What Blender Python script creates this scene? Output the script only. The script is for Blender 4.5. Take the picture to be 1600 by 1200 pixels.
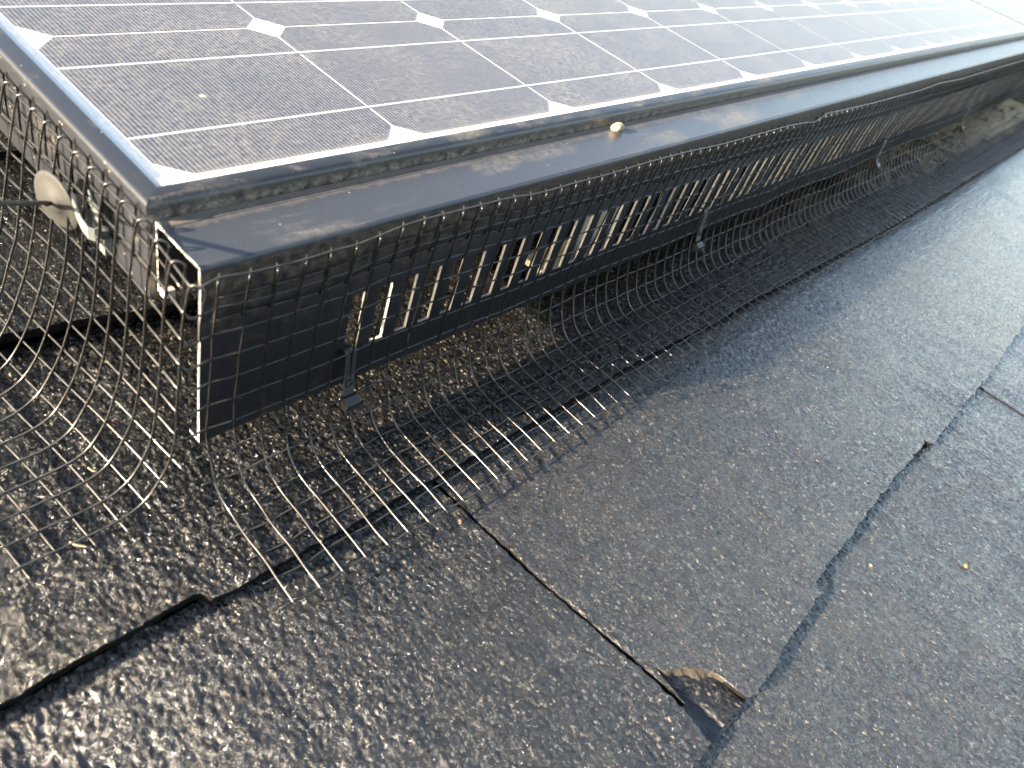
import bpy, math, random
import numpy as np
from mathutils import Vector, Matrix, Quaternion

# ------------------------------------------------------------------ scene, camera, light
for o in list(bpy.data.objects):
    bpy.data.objects.remove(o)
scene = bpy.context.scene
COL = scene.collection
MM = 0.001

cam_data = bpy.data.cameras.new("camera")
cam = bpy.data.objects.new("camera", cam_data)
COL.objects.link(cam)
right = Vector((0.66880, -0.68987, 0.27711))
down = Vector((-0.34730, -0.61947, -0.70401))
fwd = Vector((0.65734, 0.37460, -0.65389))
M = Matrix((right, -down, -fwd)).transposed().to_4x4()
M.translation = Vector((-121.215, -209.678, 282.151)) * MM
cam.matrix_world = M
cam_data.sensor_width = 36.0
cam_data.lens = 1181.82 / 1600.0 * 36.0
cam_data.clip_start = 0.01
cam_data.clip_end = 500.0
cam_data.dof.use_dof = True
cam_data.dof.focus_distance = 0.47
cam_data.dof.aperture_fstop = 12.0
scene.camera = cam

SUN_AZ = math.radians(17.0)      # light travels towards +x and a little towards -y
SUN_EL = math.radians(18.0)
world = bpy.data.worlds.new("World")
scene.world = world
world.use_nodes = True
wn = world.node_tree.nodes
wl = world.node_tree.links
bg = wn["Background"]
sky = wn.new("ShaderNodeTexSky")
sky.sky_type = 'NISHITA'
sky.sun_disc = False
sky.sun_elevation = SUN_EL
sky.sun_rotation = math.atan2(-math.cos(SUN_AZ), math.sin(SUN_AZ))
sky.air_density = 1.0
sky.dust_density = 1.5
sky.ozone_density = 0.4
hsv = wn.new("ShaderNodeHueSaturation")
hsv.inputs['Saturation'].default_value = 0.9
wl.new(sky.outputs[0], hsv.inputs['Color'])
wl.new(hsv.outputs[0], bg.inputs[0])
bg.inputs[1].default_value = 0.062

sun_data = bpy.data.lights.new("sun", 'SUN')
sun_data.energy = 5.0
sun_data.angle = math.radians(0.5)
sun_data.color = (1.0, 0.84, 0.64)
sun = bpy.data.objects.new("sun", sun_data)
COL.objects.link(sun)
SUN_DIR = Vector((math.cos(SUN_AZ) * math.cos(SUN_EL), -math.sin(SUN_AZ) * math.cos(SUN_EL), -math.sin(SUN_EL)))
sun.rotation_mode = 'QUATERNION'
sun.rotation_quaternion = SUN_DIR.to_track_quat('-Z', 'Y')
sun.location = (-2, 0.4, 1.5)

scene.view_settings.view_transform = 'Standard'
scene.view_settings.look = 'None'
scene.view_settings.gamma = 1.0
scene.view_settings.use_curve_mapping = False
scene.view_settings.exposure = 3.05
scene.render.engine = 'CYCLES'
scene.cycles.transparent_max_bounces = 12
scene.cycles.max_bounces = 8

rnd = random.Random(7)

# ------------------------------------------------------------------ noise in numpy
def _hash(ix, iy, seed):
    h = (ix.astype(np.int64) * 374761393 + iy.astype(np.int64) * 668265263 + seed * 1442695041) & 0xFFFFFFFF
    h = ((h ^ (h >> 13)) * 1274126177) & 0xFFFFFFFF
    h = ((h ^ (h >> 16)) * 2246822519) & 0xFFFFFFFF
    h = h ^ (h >> 15)
    return (h & 0xFFFFFF) / float(0xFFFFFF)

def noise(x, y, seed=0):
    """smooth value noise in [-1, 1]"""
    x = np.asarray(x, dtype=float); y = np.asarray(y, dtype=float)
    ix = np.floor(x); iy = np.floor(y)
    fx = x - ix; fy = y - iy
    fx = fx * fx * fx * (fx * (fx * 6 - 15) + 10)
    fy = fy * fy * fy * (fy * (fy * 6 - 15) + 10)
    a = _hash(ix, iy, seed); b = _hash(ix + 1, iy, seed)
    c = _hash(ix, iy + 1, seed); d = _hash(ix + 1, iy + 1, seed)
    return 2 * ((a * (1 - fx) + b * fx) * (1 - fy) + (c * (1 - fx) + d * fx) * fy) - 1

# ------------------------------------------------------------------ object helpers
def obj(name, mesh, parent=None, loc=(0, 0, 0)):
    o = bpy.data.objects.new(name, mesh)
    COL.objects.link(o)
    o.location = Vector(loc) * MM
    if parent is not None:
        o.parent = parent
    return o

def empty(name, loc=(0, 0, 0)):
    o = bpy.data.objects.new(name, None)
    COL.objects.link(o)
    o.location = Vector(loc) * MM
    o.empty_display_size = 0.02
    return o

def tag(o, label=None, cat=None, group=None, kind=None):
    if label: o["label"] = label
    if cat: o["category"] = cat
    if group: o["group"] = group
    if kind: o["kind"] = kind
    return o

def mesh_of(name, verts, faces, mats, fmat=None, smooth=True):
    me = bpy.data.meshes.new(name)
    v = np.asarray(verts, dtype=float) * MM
    me.from_pydata(v.tolist(), [], [tuple(int(i) for i in f) for f in faces])
    for m in (mats if isinstance(mats, (list, tuple)) else [mats]):
        me.materials.append(m)
    if fmat is not None:
        me.polygons.foreach_set("material_index", np.asarray(fmat, dtype=np.int32))
    me.polygons.foreach_set("use_smooth", np.full(len(me.polygons), bool(smooth)))
    me.update()
    return me

class MB:
    """collects simple solids into one mesh (millimetres)"""
    def __init__(self):
        self.v = []; self.f = []; self.m = []
    def add(self, verts, faces, mi=0):
        b = len(self.v)
        self.v += [tuple(p) for p in verts]
        for f in faces:
            self.f.append(tuple(b + i for i in f)); self.m.append(mi)
    def box(self, x0, x1, y0, y1, z0, z1, mi=0, mends=None):
        vs = [(x0, y0, z0), (x1, y0, z0), (x1, y1, z0), (x0, y1, z0), (x0, y0, z1), (x1, y0, z1), (x1, y1, z1), (x0, y1, z1)]
        fs = [(0, 3, 2, 1), (4, 5, 6, 7), (0, 1, 5, 4), (1, 2, 6, 5), (2, 3, 7, 6), (3, 0, 4, 7)]
        b = len(self.v); self.v += vs
        for k, f in enumerate(fs):
            self.f.append(tuple(b + i for i in f))
            self.m.append(mends if (mends is not None and k in (3, 5)) else mi)
    def prism(self, prof, axis_pts, mi=0, mends=None):
        """prof: function i -> list of 3D points for each station"""
        n = len(axis_pts[0])
        b = len(self.v)
        for ring in axis_pts:
            self.v += [tuple(p) for p in ring]
        for s in range(len(axis_pts) - 1):
            for k in range(n):
                k2 = (k + 1) % n
                self.f.append((b + s * n + k, b + s * n + k2, b + (s + 1) * n + k2, b + (s + 1) * n + k)); self.m.append(mi)
        self.f.append(tuple(b + k for k in reversed(range(n)))); self.m.append(mi if mends is None else mends)
        e = b + (len(axis_pts) - 1) * n
        self.f.append(tuple(e + k for k in range(n))); self.m.append(mi if mends is None else mends)
    def build(self, name, mats, parent=None, loc=(0, 0, 0), smooth=False, bevel=None, seg=2):
        v = [(p[0] - loc[0], p[1] - loc[1], p[2] - loc[2]) for p in self.v] if parent is None else self.v
        me = mesh_of(name, v, self.f, mats, self.m, smooth)
        o = obj(name, me, parent, loc if parent is None else (0, 0, 0))
        if bevel:
            md = o.modifiers.new("bevel", 'BEVEL'); md.width = bevel * MM; md.segments = seg
            md.limit_method = 'ANGLE'; md.angle_limit = math.radians(40)
        return o

def tube_data(pts, r, sides=6, r_end=None):
    P = [Vector(p) for p in pts]
    n = len(P)
    T = []
    for i in range(n):
        a = P[max(i - 1, 0)]; b = P[min(i + 1, n - 1)]
        t = (b - a)
        T.append(t.normalized() if t.length > 1e-9 else Vector((0, 0, 1)))
    up = Vector((0, 0, 1)) if abs(T[0].z) < 0.9 else Vector((1, 0, 0))
    N = T[0].cross(up).normalized()
    verts = []; faces = []
    for i in range(n):
        if i > 0:
            N = (N - T[i] * N.dot(T[i])).normalized()
        B = T[i].cross(N)
        rr = r if not callable(r) else r(i / (n - 1))
        for k in range(sides):
            a = 2 * math.pi * k / sides
            q = P[i] + (N * math.cos(a) + B * math.sin(a)) * rr
            verts.append((q.x, q.y, q.z))
    for i in range(n - 1):
        for k in range(sides):
            k2 = (k + 1) % sides
            faces.append((i * sides + k, i * sides + k2, (i + 1) * sides + k2, (i + 1) * sides + k))
    faces.append(tuple(reversed(range(sides))))
    faces.append(tuple((n - 1) * sides + k for k in range(sides)))
    return verts, faces

def tube(name, pts, r, m, parent, sides=6):
    v, f = tube_data(pts, r, sides)
    return obj(name, mesh_of(name, v, f, m, smooth=True), parent)

# ------------------------------------------------------------------ materials
class NT:
    def __init__(self, name):
        self.m = bpy.data.materials.new(name)
        self.m.use_nodes = True
        self.t = self.m.node_tree
        self.n = self.t.nodes; self.l = self.t.links
        self.p = self.n["Principled BSDF"]
        self.out = self.n["Material Output"]
        self.tc = self.n.new("ShaderNodeTexCoord")
    def mapping(self, scale, src='Object', loc=(0, 0, 0), rot=(0, 0, 0)):
        mp = self.n.new("ShaderNodeMapping")
        mp.inputs['Scale'].default_value = scale if isinstance(scale, (tuple, list)) else (scale,) * 3
        mp.inputs['Location'].default_value = loc
        mp.inputs['Rotation'].default_value = rot
        self.l.new(self.tc.outputs[src], mp.inputs['Vector'])
        return mp.outputs[0]
    def noise(self, vec, scale=1.0, detail=3, rough=0.55, dist=0.0):
        nd = self.n.new("ShaderNodeTexNoise")
        nd.inputs['Scale'].default_value = scale
        nd.inputs['Detail'].default_value = detail
        nd.inputs['Roughness'].default_value = rough
        nd.inputs['Distortion'].default_value = dist
        self.l.new(vec, nd.inputs['Vector'])
        return nd.outputs['Fac']
    def voronoi(self, vec, scale=1.0, feature='F1'):
        nd = self.n.new("ShaderNodeTexVoronoi")
        nd.feature = feature
        nd.inputs['Scale'].default_value = scale
        self.l.new(vec, nd.inputs['Vector'])
        return nd
    def ramp(self, fac, stops, interp='LINEAR'):
        nd = self.n.new("ShaderNodeValToRGB")
        cr = nd.color_ramp; cr.interpolation = interp
        while len(cr.elements) < len(stops): cr.elements.new(0.5)
        for e, (pos, c) in zip(cr.elements, stops):
            e.position = pos
            e.color = (c, c, c, 1) if isinstance(c, (int, float)) else (c[0], c[1], c[2], 1)
        self.l.new(fac, nd.inputs[0])
        return nd.outputs[0]
    def mix(self, fac, a, b, blend='MIX'):
        nd = self.n.new("ShaderNodeMix"); nd.data_type = 'RGBA'; nd.blend_type = blend
        for s, v in ((0, fac), (6, a), (7, b)):
            if isinstance(v, (int, float)):
                nd.inputs[s].default_value = v if s == 0 else (v, v, v, 1)
            elif isinstance(v, (tuple, list)):
                nd.inputs[s].default_value = (v[0], v[1], v[2], 1)
            else:
                self.l.new(v, nd.inputs[s])
        return nd.outputs[2]
    def math(self, op, a, b=None, clamp=False):
        nd = self.n.new("ShaderNodeMath"); nd.operation = op; nd.use_clamp = clamp
        for s, v in ((0, a), (1, b)):
            if v is None: continue
            if isinstance(v, (int, float)): nd.inputs[s].default_value = v
            else: self.l.new(v, nd.inputs[s])
        return nd.outputs[0]
    def sep(self, vec):
        nd = self.n.new("ShaderNodeSeparateXYZ"); self.l.new(vec, nd.inputs[0]); return nd.outputs
    def bump(self, h, strength, dist_mm, normal=None):
        nd = self.n.new("ShaderNodeBump")
        nd.inputs['Strength'].default_value = strength
        nd.inputs['Distance'].default_value = dist_mm * MM
        self.l.new(h, nd.inputs['Height'])
        if normal is not None: self.l.new(normal, nd.inputs['Normal'])
        return nd.outputs[0]
    def vmath(self, op, a, b=None, scale=None):
        nd = self.n.new("ShaderNodeVectorMath"); nd.operation = op
        for s, v in ((0, a), (1, b)):
            if v is None: continue
            if isinstance(v, (tuple, list)): nd.inputs[s].default_value = v
            else: self.l.new(v, nd.inputs[s])
        if scale is not None: nd.inputs['Scale'].default_value = scale
        return nd.outputs[0]
    def set(self, sock, v):
        if isinstance(v, (int, float)): self.p.inputs[sock].default_value = v
        elif isinstance(v, (tuple, list)): self.p.inputs[sock].default_value = (v[0], v[1], v[2], 1)
        else: self.l.new(v, self.p.inputs[sock])

def m_shingle(name, lift, film, film_rough, film_tilt, r0=0.08, r1=0.30):
    k = NT(name)
    v = k.mapping(1000.0)                      # millimetres
    vs = k.mapping((1000.0, 620.0, 1000.0))
    gran = k.voronoi(vs, 1.0)                 # granules about 1.6 mm
    fine = k.voronoi(v, 2.3)
    big = k.noise(v, 0.02, 4, 0.6)
    mid = k.noise(vs, 0.22, 4, 0.6)
    gsep = k.sep(gran.outputs['Color'])
    gcol = k.ramp(gsep[0], [(0.0, (0.0025 * lift, 0.0025 * lift, 0.0025 * lift)), (0.55, (0.005 * lift, 0.005 * lift, 0.005 * lift)), (0.86 - 0.03 * lift, (0.012 * lift, 0.0115 * lift, 0.010 * lift)), (0.95, (0.06, 0.053, 0.042)), (1.0, (0.24, 0.205, 0.15))])
    tone = k.ramp(mid, [(0.3, 0.55), (0.7, 1.35)])
    col = k.mix(1.0, gcol, tone, 'MULTIPLY')
    wear = k.ramp(big, [(0.45, 0.0), (0.75, 1.0)])
    col = k.mix(k.math('MULTIPLY', wear, 0.25), col, (0.016 * lift, 0.0148 * lift, 0.0125 * lift))
    k.set('Base Color', col)
    rough = k.ramp(k.sep(fine.outputs['Color'])[1], [(0.0, r0), (1.0, r1)])
    k.set('Roughness', rough)
    k.set('IOR', 1.5)
    # each granule is a facet with a slant of its own
    geo = k.n.new("ShaderNodeNewGeometry")
    t1 = k.vmath('SCALE', k.vmath('SUBTRACT', gran.outputs['Color'], (0.5, 0.5, 0.5)), scale=0.70)
    t2 = k.vmath('SCALE', k.vmath('SUBTRACT', fine.outputs['Color'], (0.5, 0.5, 0.5)), scale=0.42)
    h = k.math('ADD', k.math('MULTIPLY', k.noise(v, 1.3, 4, 0.65), 1.2), k.math('MULTIPLY', gran.outputs['Distance'], -0.55))
    bn = k.bump(h, 0.9, 0.55, geo.outputs['Normal'])
    nn = k.vmath('NORMALIZE', k.vmath('ADD', k.vmath('ADD', bn, t1), t2))
    k.set('Normal', nn)
    k.set('Coat Weight', film); k.set('Coat Roughness', film_rough); k.set('Coat IOR', 1.40)
    cn = k.vmath('NORMALIZE', k.vmath('ADD', k.bump(h, 0.5, 0.5, geo.outputs['Normal']), k.vmath('SCALE', t1, scale=film_tilt)))
    k.set('Coat Normal', cn)
    return k.m

def m_simple(name, col, rough=0.5, metal=0.0, bump=0.0, bscale=1.0, bdist=0.3, var=0.0, vscale=0.1):
    k = NT(name)
    v = k.mapping(1000.0)
    if var:
        n = k.noise(v, vscale, 5, 0.6)
        k.set('Base Color', k.mix(n, tuple(c * (1 - var) for c in col), tuple(c * (1 + var) for c in col)))
    else:
        k.set('Base Color', col)
    k.set('Roughness', rough); k.set('Metallic', metal)
    if bump:
        k.set('Normal', k.bump(k.noise(v, bscale, 4, 0.6), bump, bdist))
    return k.m

def m_dusty_black(name, base, rough, dust, amount, scale, streak=(1, 1, 1), bump=0.15, seed=0.0, zfade=None, yfade=None, ior=1.6):
    """black anodised metal carrying patches of dried dust"""
    k = NT(name)
    v = k.mapping(tuple(1000.0 * s for s in streak), loc=(seed, seed * 0.7, seed * 1.3))
    vf = k.mapping(1000.0)
    n1 = k.noise(v, scale, 6, 0.62, 0.6)
    n2 = k.noise(vf, 0.9, 3, 0.7)
    n3 = k.noise(vf, 0.18, 5, 0.7)
    a = k.ramp(n1, [(0.62 - amount, 0.0), (0.80 - amount * 0.7, 1.0)])
    a = k.math('MULTIPLY', k.math('MULTIPLY', a, k.ramp(n2, [(0.30, 0.05), (0.7, 1.0)])), k.ramp(n3, [(0.35, 0.1), (0.65, 0.85)]))
    if zfade:
        z = k.math('MULTIPLY', k.sep(k.tc.outputs['Object'])[2], 1000.0)
        zz = k.math('ADD', z, k.math('MULTIPLY', k.math('SUBTRACT', n3, 0.5), zfade[2]))
        mr = k.n.new("ShaderNodeMapRange"); k.l.new(zz, mr.inputs[0])
        mr.inputs[1].default_value = zfade[0]; mr.inputs[2].default_value = zfade[1]
        band = k.math('MULTIPLY', k.math('MULTIPLY', mr.outputs[0], k.ramp(n3, [(0.38, 0.12), (0.60, 1.0)])), k.ramp(n2, [(0.3, 0.25), (0.65, 1.0)]))
        a = k.math('MAXIMUM', a, k.math('MULTIPLY', band, zfade[3]))
    if yfade:
        y = k.math('MULTIPLY', k.sep(k.tc.outputs['Object'])[1], 1000.0)
        yy = k.math('ADD', y, k.math('MULTIPLY', k.math('SUBTRACT', n3, 0.5), yfade[2]))
        mr = k.n.new("ShaderNodeMapRange"); k.l.new(yy, mr.inputs[0])
        mr.inputs[1].default_value = yfade[0]; mr.inputs[2].default_value = yfade[1]
        band = k.math('MULTIPLY', mr.outputs[0], k.ramp(n2, [(0.3, 0.3), (0.7, 1.0)]))
        a = k.math('MAXIMUM', a, k.math('MULTIPLY', band, yfade[3]))
    speck = k.ramp(k.sep(k.voronoi(vf, 0.35).outputs['Color'])[0], [(0.955, 0.0), (0.97, 1.0)])
    spd = k.ramp(k.voronoi(vf, 0.35).outputs['Distance'], [(0.10, 1.0), (0.20, 0.0)])
    a = k.math('MAXIMUM', a, k.math('MULTIPLY', k.math('MULTIPLY', speck, spd), 0.7))
    k.set('Base Color', k.mix(a, base, dust))
    k.set('Roughness', k.math('ADD', k.math('MULTIPLY', a, 0.45), k.math('ADD', rough, k.math('MULTIPLY', k.math('SUBTRACT', n3, 0.5), 0.15))))
    k.set('IOR', ior)
    k.set('Normal', k.bump(k.math('ADD', k.math('MULTIPLY', n2, 0.4), k.math('MULTIPLY', a, 1.0)), bump, 0.25))
    return k.m

def m_cell():
    k = NT("solar_cell_silicon")
    v = k.mapping(1000.0)
    x = k.sep(v)[0]
    ph = k.math('FRACT', k.math('DIVIDE', k.math('ADD', x, 500.0), 2.1))
    line = k.ramp(ph, [(0.0, 1.0), (0.04, 1.0), (0.07, 0.0), (0.93, 0.0), (0.96, 1.0), (1.0, 1.0)])
    n = k.noise(v, 0.03, 3, 0.5)
    base = k.mix(n, (0.012, 0.016, 0.036), (0.021, 0.024, 0.042))
    k.set('Base Color', k.mix(line, base, (0.32, 0.31, 0.30)))
    k.set('Roughness', 0.45)
    return k.m

def m_glass():
    """solar glass: reflecting sheet with a film of dried dust"""
    k = NT("dusty_solar_glass")
    k.n.remove(k.p)
    v = k.mapping(1000.0)
    geo = k.n.new("ShaderNodeNewGeometry")
    dt = k.n.new("ShaderNodeVectorMath"); dt.operation = 'DOT_PRODUCT'
    k.l.new(geo.outputs['Incoming'], dt.inputs[0]); k.l.new(geo.outputs['Normal'], dt.inputs[1])
    cosi = k.math('ABSOLUTE', dt.outputs['Value'])
    fr = k.math('ADD', k.math('MULTIPLY', k.math('POWER', k.math('SUBTRACT', 1.0, cosi), 5.0), 0.27), 0.03)
    glossy = k.n.new("ShaderNodeBsdfGlossy")
    glossy.inputs['Roughness'].default_value = 0.14
    glossy.inputs['Color'].default_value = (1, 1, 1, 1)
    transp = k.n.new("ShaderNodeBsdfTransparent")
    transp.inputs['Color'].default_value = (0.96, 0.97, 0.97, 1)
    dif = k.n.new("ShaderNodeBsdfDiffuse")
    n1 = k.noise(v, 0.018, 6, 0.65, 0.8)
    n2 = k.noise(v, 0.35, 4, 0.75)
    n4 = k.noise(v, 1.6, 2, 0.7)
    y = k.sep(v)[1]
    mr = k.n.new("ShaderNodeMapRange"); mr.clamp = True
    k.l.new(k.math('ADD', y, k.math('MULTIPLY', k.math('SUBTRACT', n2, 0.5), 9.0)), mr.inputs[0])
    mr.inputs[1].default_value = 53.0; mr.inputs[2].default_value = 41.0
    edge = k.math('POWER', mr.outputs[0], 1.6)
    patch = k.ramp(n1, [(0.40, 0.0), (0.68, 1.0)])
    gr = k.ramp(n2, [(0.38, 0.12), (0.66, 1.0)])
    g4 = k.ramp(n4, [(0.40, 0.35), (0.70, 1.0)])
    dust = k.math('MULTIPLY', k.math('MULTIPLY', k.math('ADD', k.math('MULTIPLY', patch, 0.18), 0.17), gr), g4)
    cells = k.voronoi(v, 0.028)
    spot = k.ramp(k.math('ADD', cells.outputs['Distance'], k.math('MULTIPLY', n2, 0.10)), [(0.085, 1.0), (0.125, 0.0)])
    pick = k.ramp(k.sep(cells.outputs['Color'])[1], [(0.62, 0.0), (0.64, 1.0)])
    dust = k.math('MAXIMUM', dust, k.math('MULTIPLY', k.math('MULTIPLY', spot, pick), 0.55))
    dust = k.math('MAXIMUM', dust, k.math('MULTIPLY', edge, 0.7), clamp=True)
    dif.inputs['Color'].default_value = (0.54, 0.50, 0.43, 1)
    m1 = k.n.new("ShaderNodeMixShader"); m2 = k.n.new("ShaderNodeMixShader")
    k.l.new(fr, m1.inputs[0]); k.l.new(transp.outputs[0], m1.inputs[1]); k.l.new(glossy.outputs[0], m1.inputs[2])
    k.l.new(dust, m2.inputs[0]); k.l.new(m1.outputs[0], m2.inputs[1]); k.l.new(dif.outputs[0], m2.inputs[2])
    k.l.new(m2.outputs[0], k.out.inputs[0])
    return k.m

def m_backsheet():
    k = NT("white_backsheet")
    v = k.mapping(1000.0)
    n = k.noise(v, 0.12, 4, 0.6)
    k.set('Base Color', k.mix(n, (0.76, 0.75, 0.70), (0.82, 0.81, 0.78)))
    k.set('Roughness', 0.5)
    return k.m

DUST = (0.30, 0.255, 0.19)
MAT = {}
MAT['shingle'] = m_shingle("coarse_wet_shingle", 0.8, 0.12, 0.12, 0.8, 0.05, 0.19)
MAT['flat_shingle'] = m_shingle("flatter_sheen_lifted_shingle", 2.7, 1.0, 0.24, 0.34)  # granule colour lightened to paint in the sky sheen at grazing view
MAT['mid_shingle'] = m_shingle("wet_part_sheen_lifted_shingle", 1.9, 0.8, 0.20, 0.46, 0.06, 0.24)  # in-between copy, the same sky sheen painted in part way
MAT['asphalt_edge'] = m_simple("black_asphalt_edge", (0.006, 0.0055, 0.005), 0.75, bump=0.8, bscale=0.7, bdist=0.8)
MAT['asphalt_edge'].node_tree.nodes['Principled BSDF'].inputs['Specular IOR Level'].default_value = 0.12
MAT['mat_core'] = m_simple("brown_torn_felt", (0.024, 0.018, 0.011), 0.8, bump=0.9, bscale=0.9, bdist=0.8, var=0.6, vscale=0.4)
MAT['smooth_asphalt'] = m_simple("smooth_bitumen", (0.012, 0.012, 0.013), 0.38, bump=0.8, bscale=0.5, bdist=0.8, var=0.4, vscale=0.2)
MAT['underlay'] = m_simple("roofing_felt", (0.015, 0.015, 0.015), 0.8)
MAT['earth'] = m_simple("yard_ground", (0.12, 0.12, 0.08), 0.95, var=0.4, vscale=0.0004)
MAT['frame'] = m_dusty_black("black_anodised_frame", (0.014, 0.015, 0.018), 0.30, DUST, 0.04, 0.035, bump=0.12)
MAT['frame_front'] = m_dusty_black("black_anodised_frame_dirty", (0.014, 0.015, 0.018), 0.32, DUST, 0.16, 0.05, (0.5, 1, 1), bump=0.3, zfade=(103.5, 100.0, 3.0, 0.8))
MAT['skirt_top'] = m_dusty_black("black_skirt_top", (0.025, 0.027, 0.032), 0.29, DUST, 0.10, 0.022, (0.5, 1.6, 1), bump=0.03, yfade=(24.0, 33.0, 9.0, 0.6))
MAT['skirt_front'] = m_dusty_black("black_skirt_face", (0.012, 0.013, 0.016), 0.30, (0.13, 0.105, 0.075), 0.02, 0.05, bump=0.3, zfade=(62.0, 90.0, 40.0, 0.95), ior=1.42)
MAT['bare'] = m_simple("cut_bare_aluminium", (0.46, 0.445, 0.41), 0.45, 0.3, bump=0.15, bscale=2.0, bdist=0.1)
def m_wire():
    k = NT("black_coated_wire")
    v = k.mapping(1000.0)
    geo = k.n.new("ShaderNodeNewGeometry")
    up = k.sep(geo.outputs['Normal'])[2]
    settled = k.math('MULTIPLY', k.math('POWER', k.math('MAXIMUM', up, 0.0), 1.5), k.ramp(k.noise(v, 0.25, 3, 0.6), [(0.3, 0.35), (0.7, 1.0)]))
    k.set('Base Color', k.mix(settled, (0.006, 0.0056, 0.0053), (0.048, 0.047, 0.044)))
    k.set('Roughness', k.math('ADD', 0.17, k.math('MULTIPLY', settled, 0.25)))
    return k.m
MAT['wire'] = m_wire()
MAT['cell'] = m_cell()
MAT['busbar'] = m_simple("tinned_ribbon", (0.55, 0.56, 0.56), 0.35, 0.5)
MAT['glass'] = m_glass()
MAT['backsheet'] = m_backsheet()
MAT['plastic'] = m_simple("black_clip_plastic", (0.016, 0.017, 0.019), 0.35, bump=0.2, bscale=0.8, bdist=0.1)
MAT['galv'] = m_simple("galvanised_steel", (0.13, 0.145, 0.14), 0.42, 0.3, bump=0.1, bscale=1.0, bdist=0.1, var=0.2, vscale=0.3)
MAT['dull_steel'] = m_simple("dull_painted_steel", (0.009, 0.009, 0.0068), 0.75, 0.0, bump=0.2, bscale=0.6, bdist=0.1, var=0.3, vscale=0.15)
MAT['cream'] = m_simple("cream_painted_bracket", (0.72, 0.66, 0.52), 0.6, var=0.15, vscale=0.2)
MAT['rust'] = m_simple("rust", (0.28, 0.09, 0.03), 0.85, bump=0.5, bscale=0.8, bdist=0.3, var=0.4, vscale=0.4)
MAT['chalk'] = m_simple("dried_dropping", (0.26, 0.22, 0.15), 1.0, bump=0.6, bscale=0.9, bdist=0.5, var=0.2, vscale=0.5)
MAT['straw'] = m_simple("dry_straw", (0.42, 0.28, 0.12), 0.7, var=0.3, vscale=0.5)
MAT['pale_wood'] = m_simple("pale_wood", (0.16, 0.12, 0.08), 0.7, var=0.2, vscale=0.5)
MAT['pink_stone'] = m_simple("pinkish_grit", (0.10, 0.065, 0.045), 0.7, var=0.2, vscale=0.5)
MAT['yellow_stone'] = m_simple("yellow_grit", (0.10, 0.08, 0.035), 0.7, var=0.2, vscale=0.5)
MAT['dead_leaf'] = m_simple("dried_leaf", (0.45, 0.26, 0.10), 0.6, var=0.3, vscale=0.2)

# ------------------------------------------------------------------ roof: felt deck and shingle courses
gm = MB()
gm.add([(-150000, -150000, -3200), (150000, -150000, -3200), (150000, 150000, -3200), (-150000, 150000, -3200)], [(0, 1, 2, 3)])
tag(gm.build("ground", MAT['earth']), kind="structure")

dk = MB()
dk.add([(-2500, -2200, -52), (4200, -2200, -52), (4200, 2600, -52), (-2500, 2600, -52)], [(0, 1, 2, 3)])
ROOF = tag(dk.build("roof", MAT['underlay']), kind="structure")

THICK = 7.0
def lumps(x, y, seed, amp):
    """relief of the mineral surface, drawn out along the slope"""
    a = noise(x / 4.6, y / 12.5, seed)
    a = 1 - np.abs(a) * 2
    b = noise(x / 2.3, y / 4.0, seed + 1)
    c = noise(x / 1.25, y / 1.7, seed + 2)
    b2 = 1 - 2 * np.abs(noise(x / 2.9 + 7.3, y / 4.4, seed + 7))
    low = noise(x / 70.0, y / 90.0, seed + 3)
    big = noise(x / 13.0, y / 40.0, seed + 5)
    ampmod = 0.75 + 0.45 * noise(x / 45.0, y / 45.0, seed + 4)
    return amp * ampmod * (0.16 * a + 0.20 * b + 0.28 * b2 + 0.52 * c + 0.62 * big) + 0.8 * low

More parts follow.
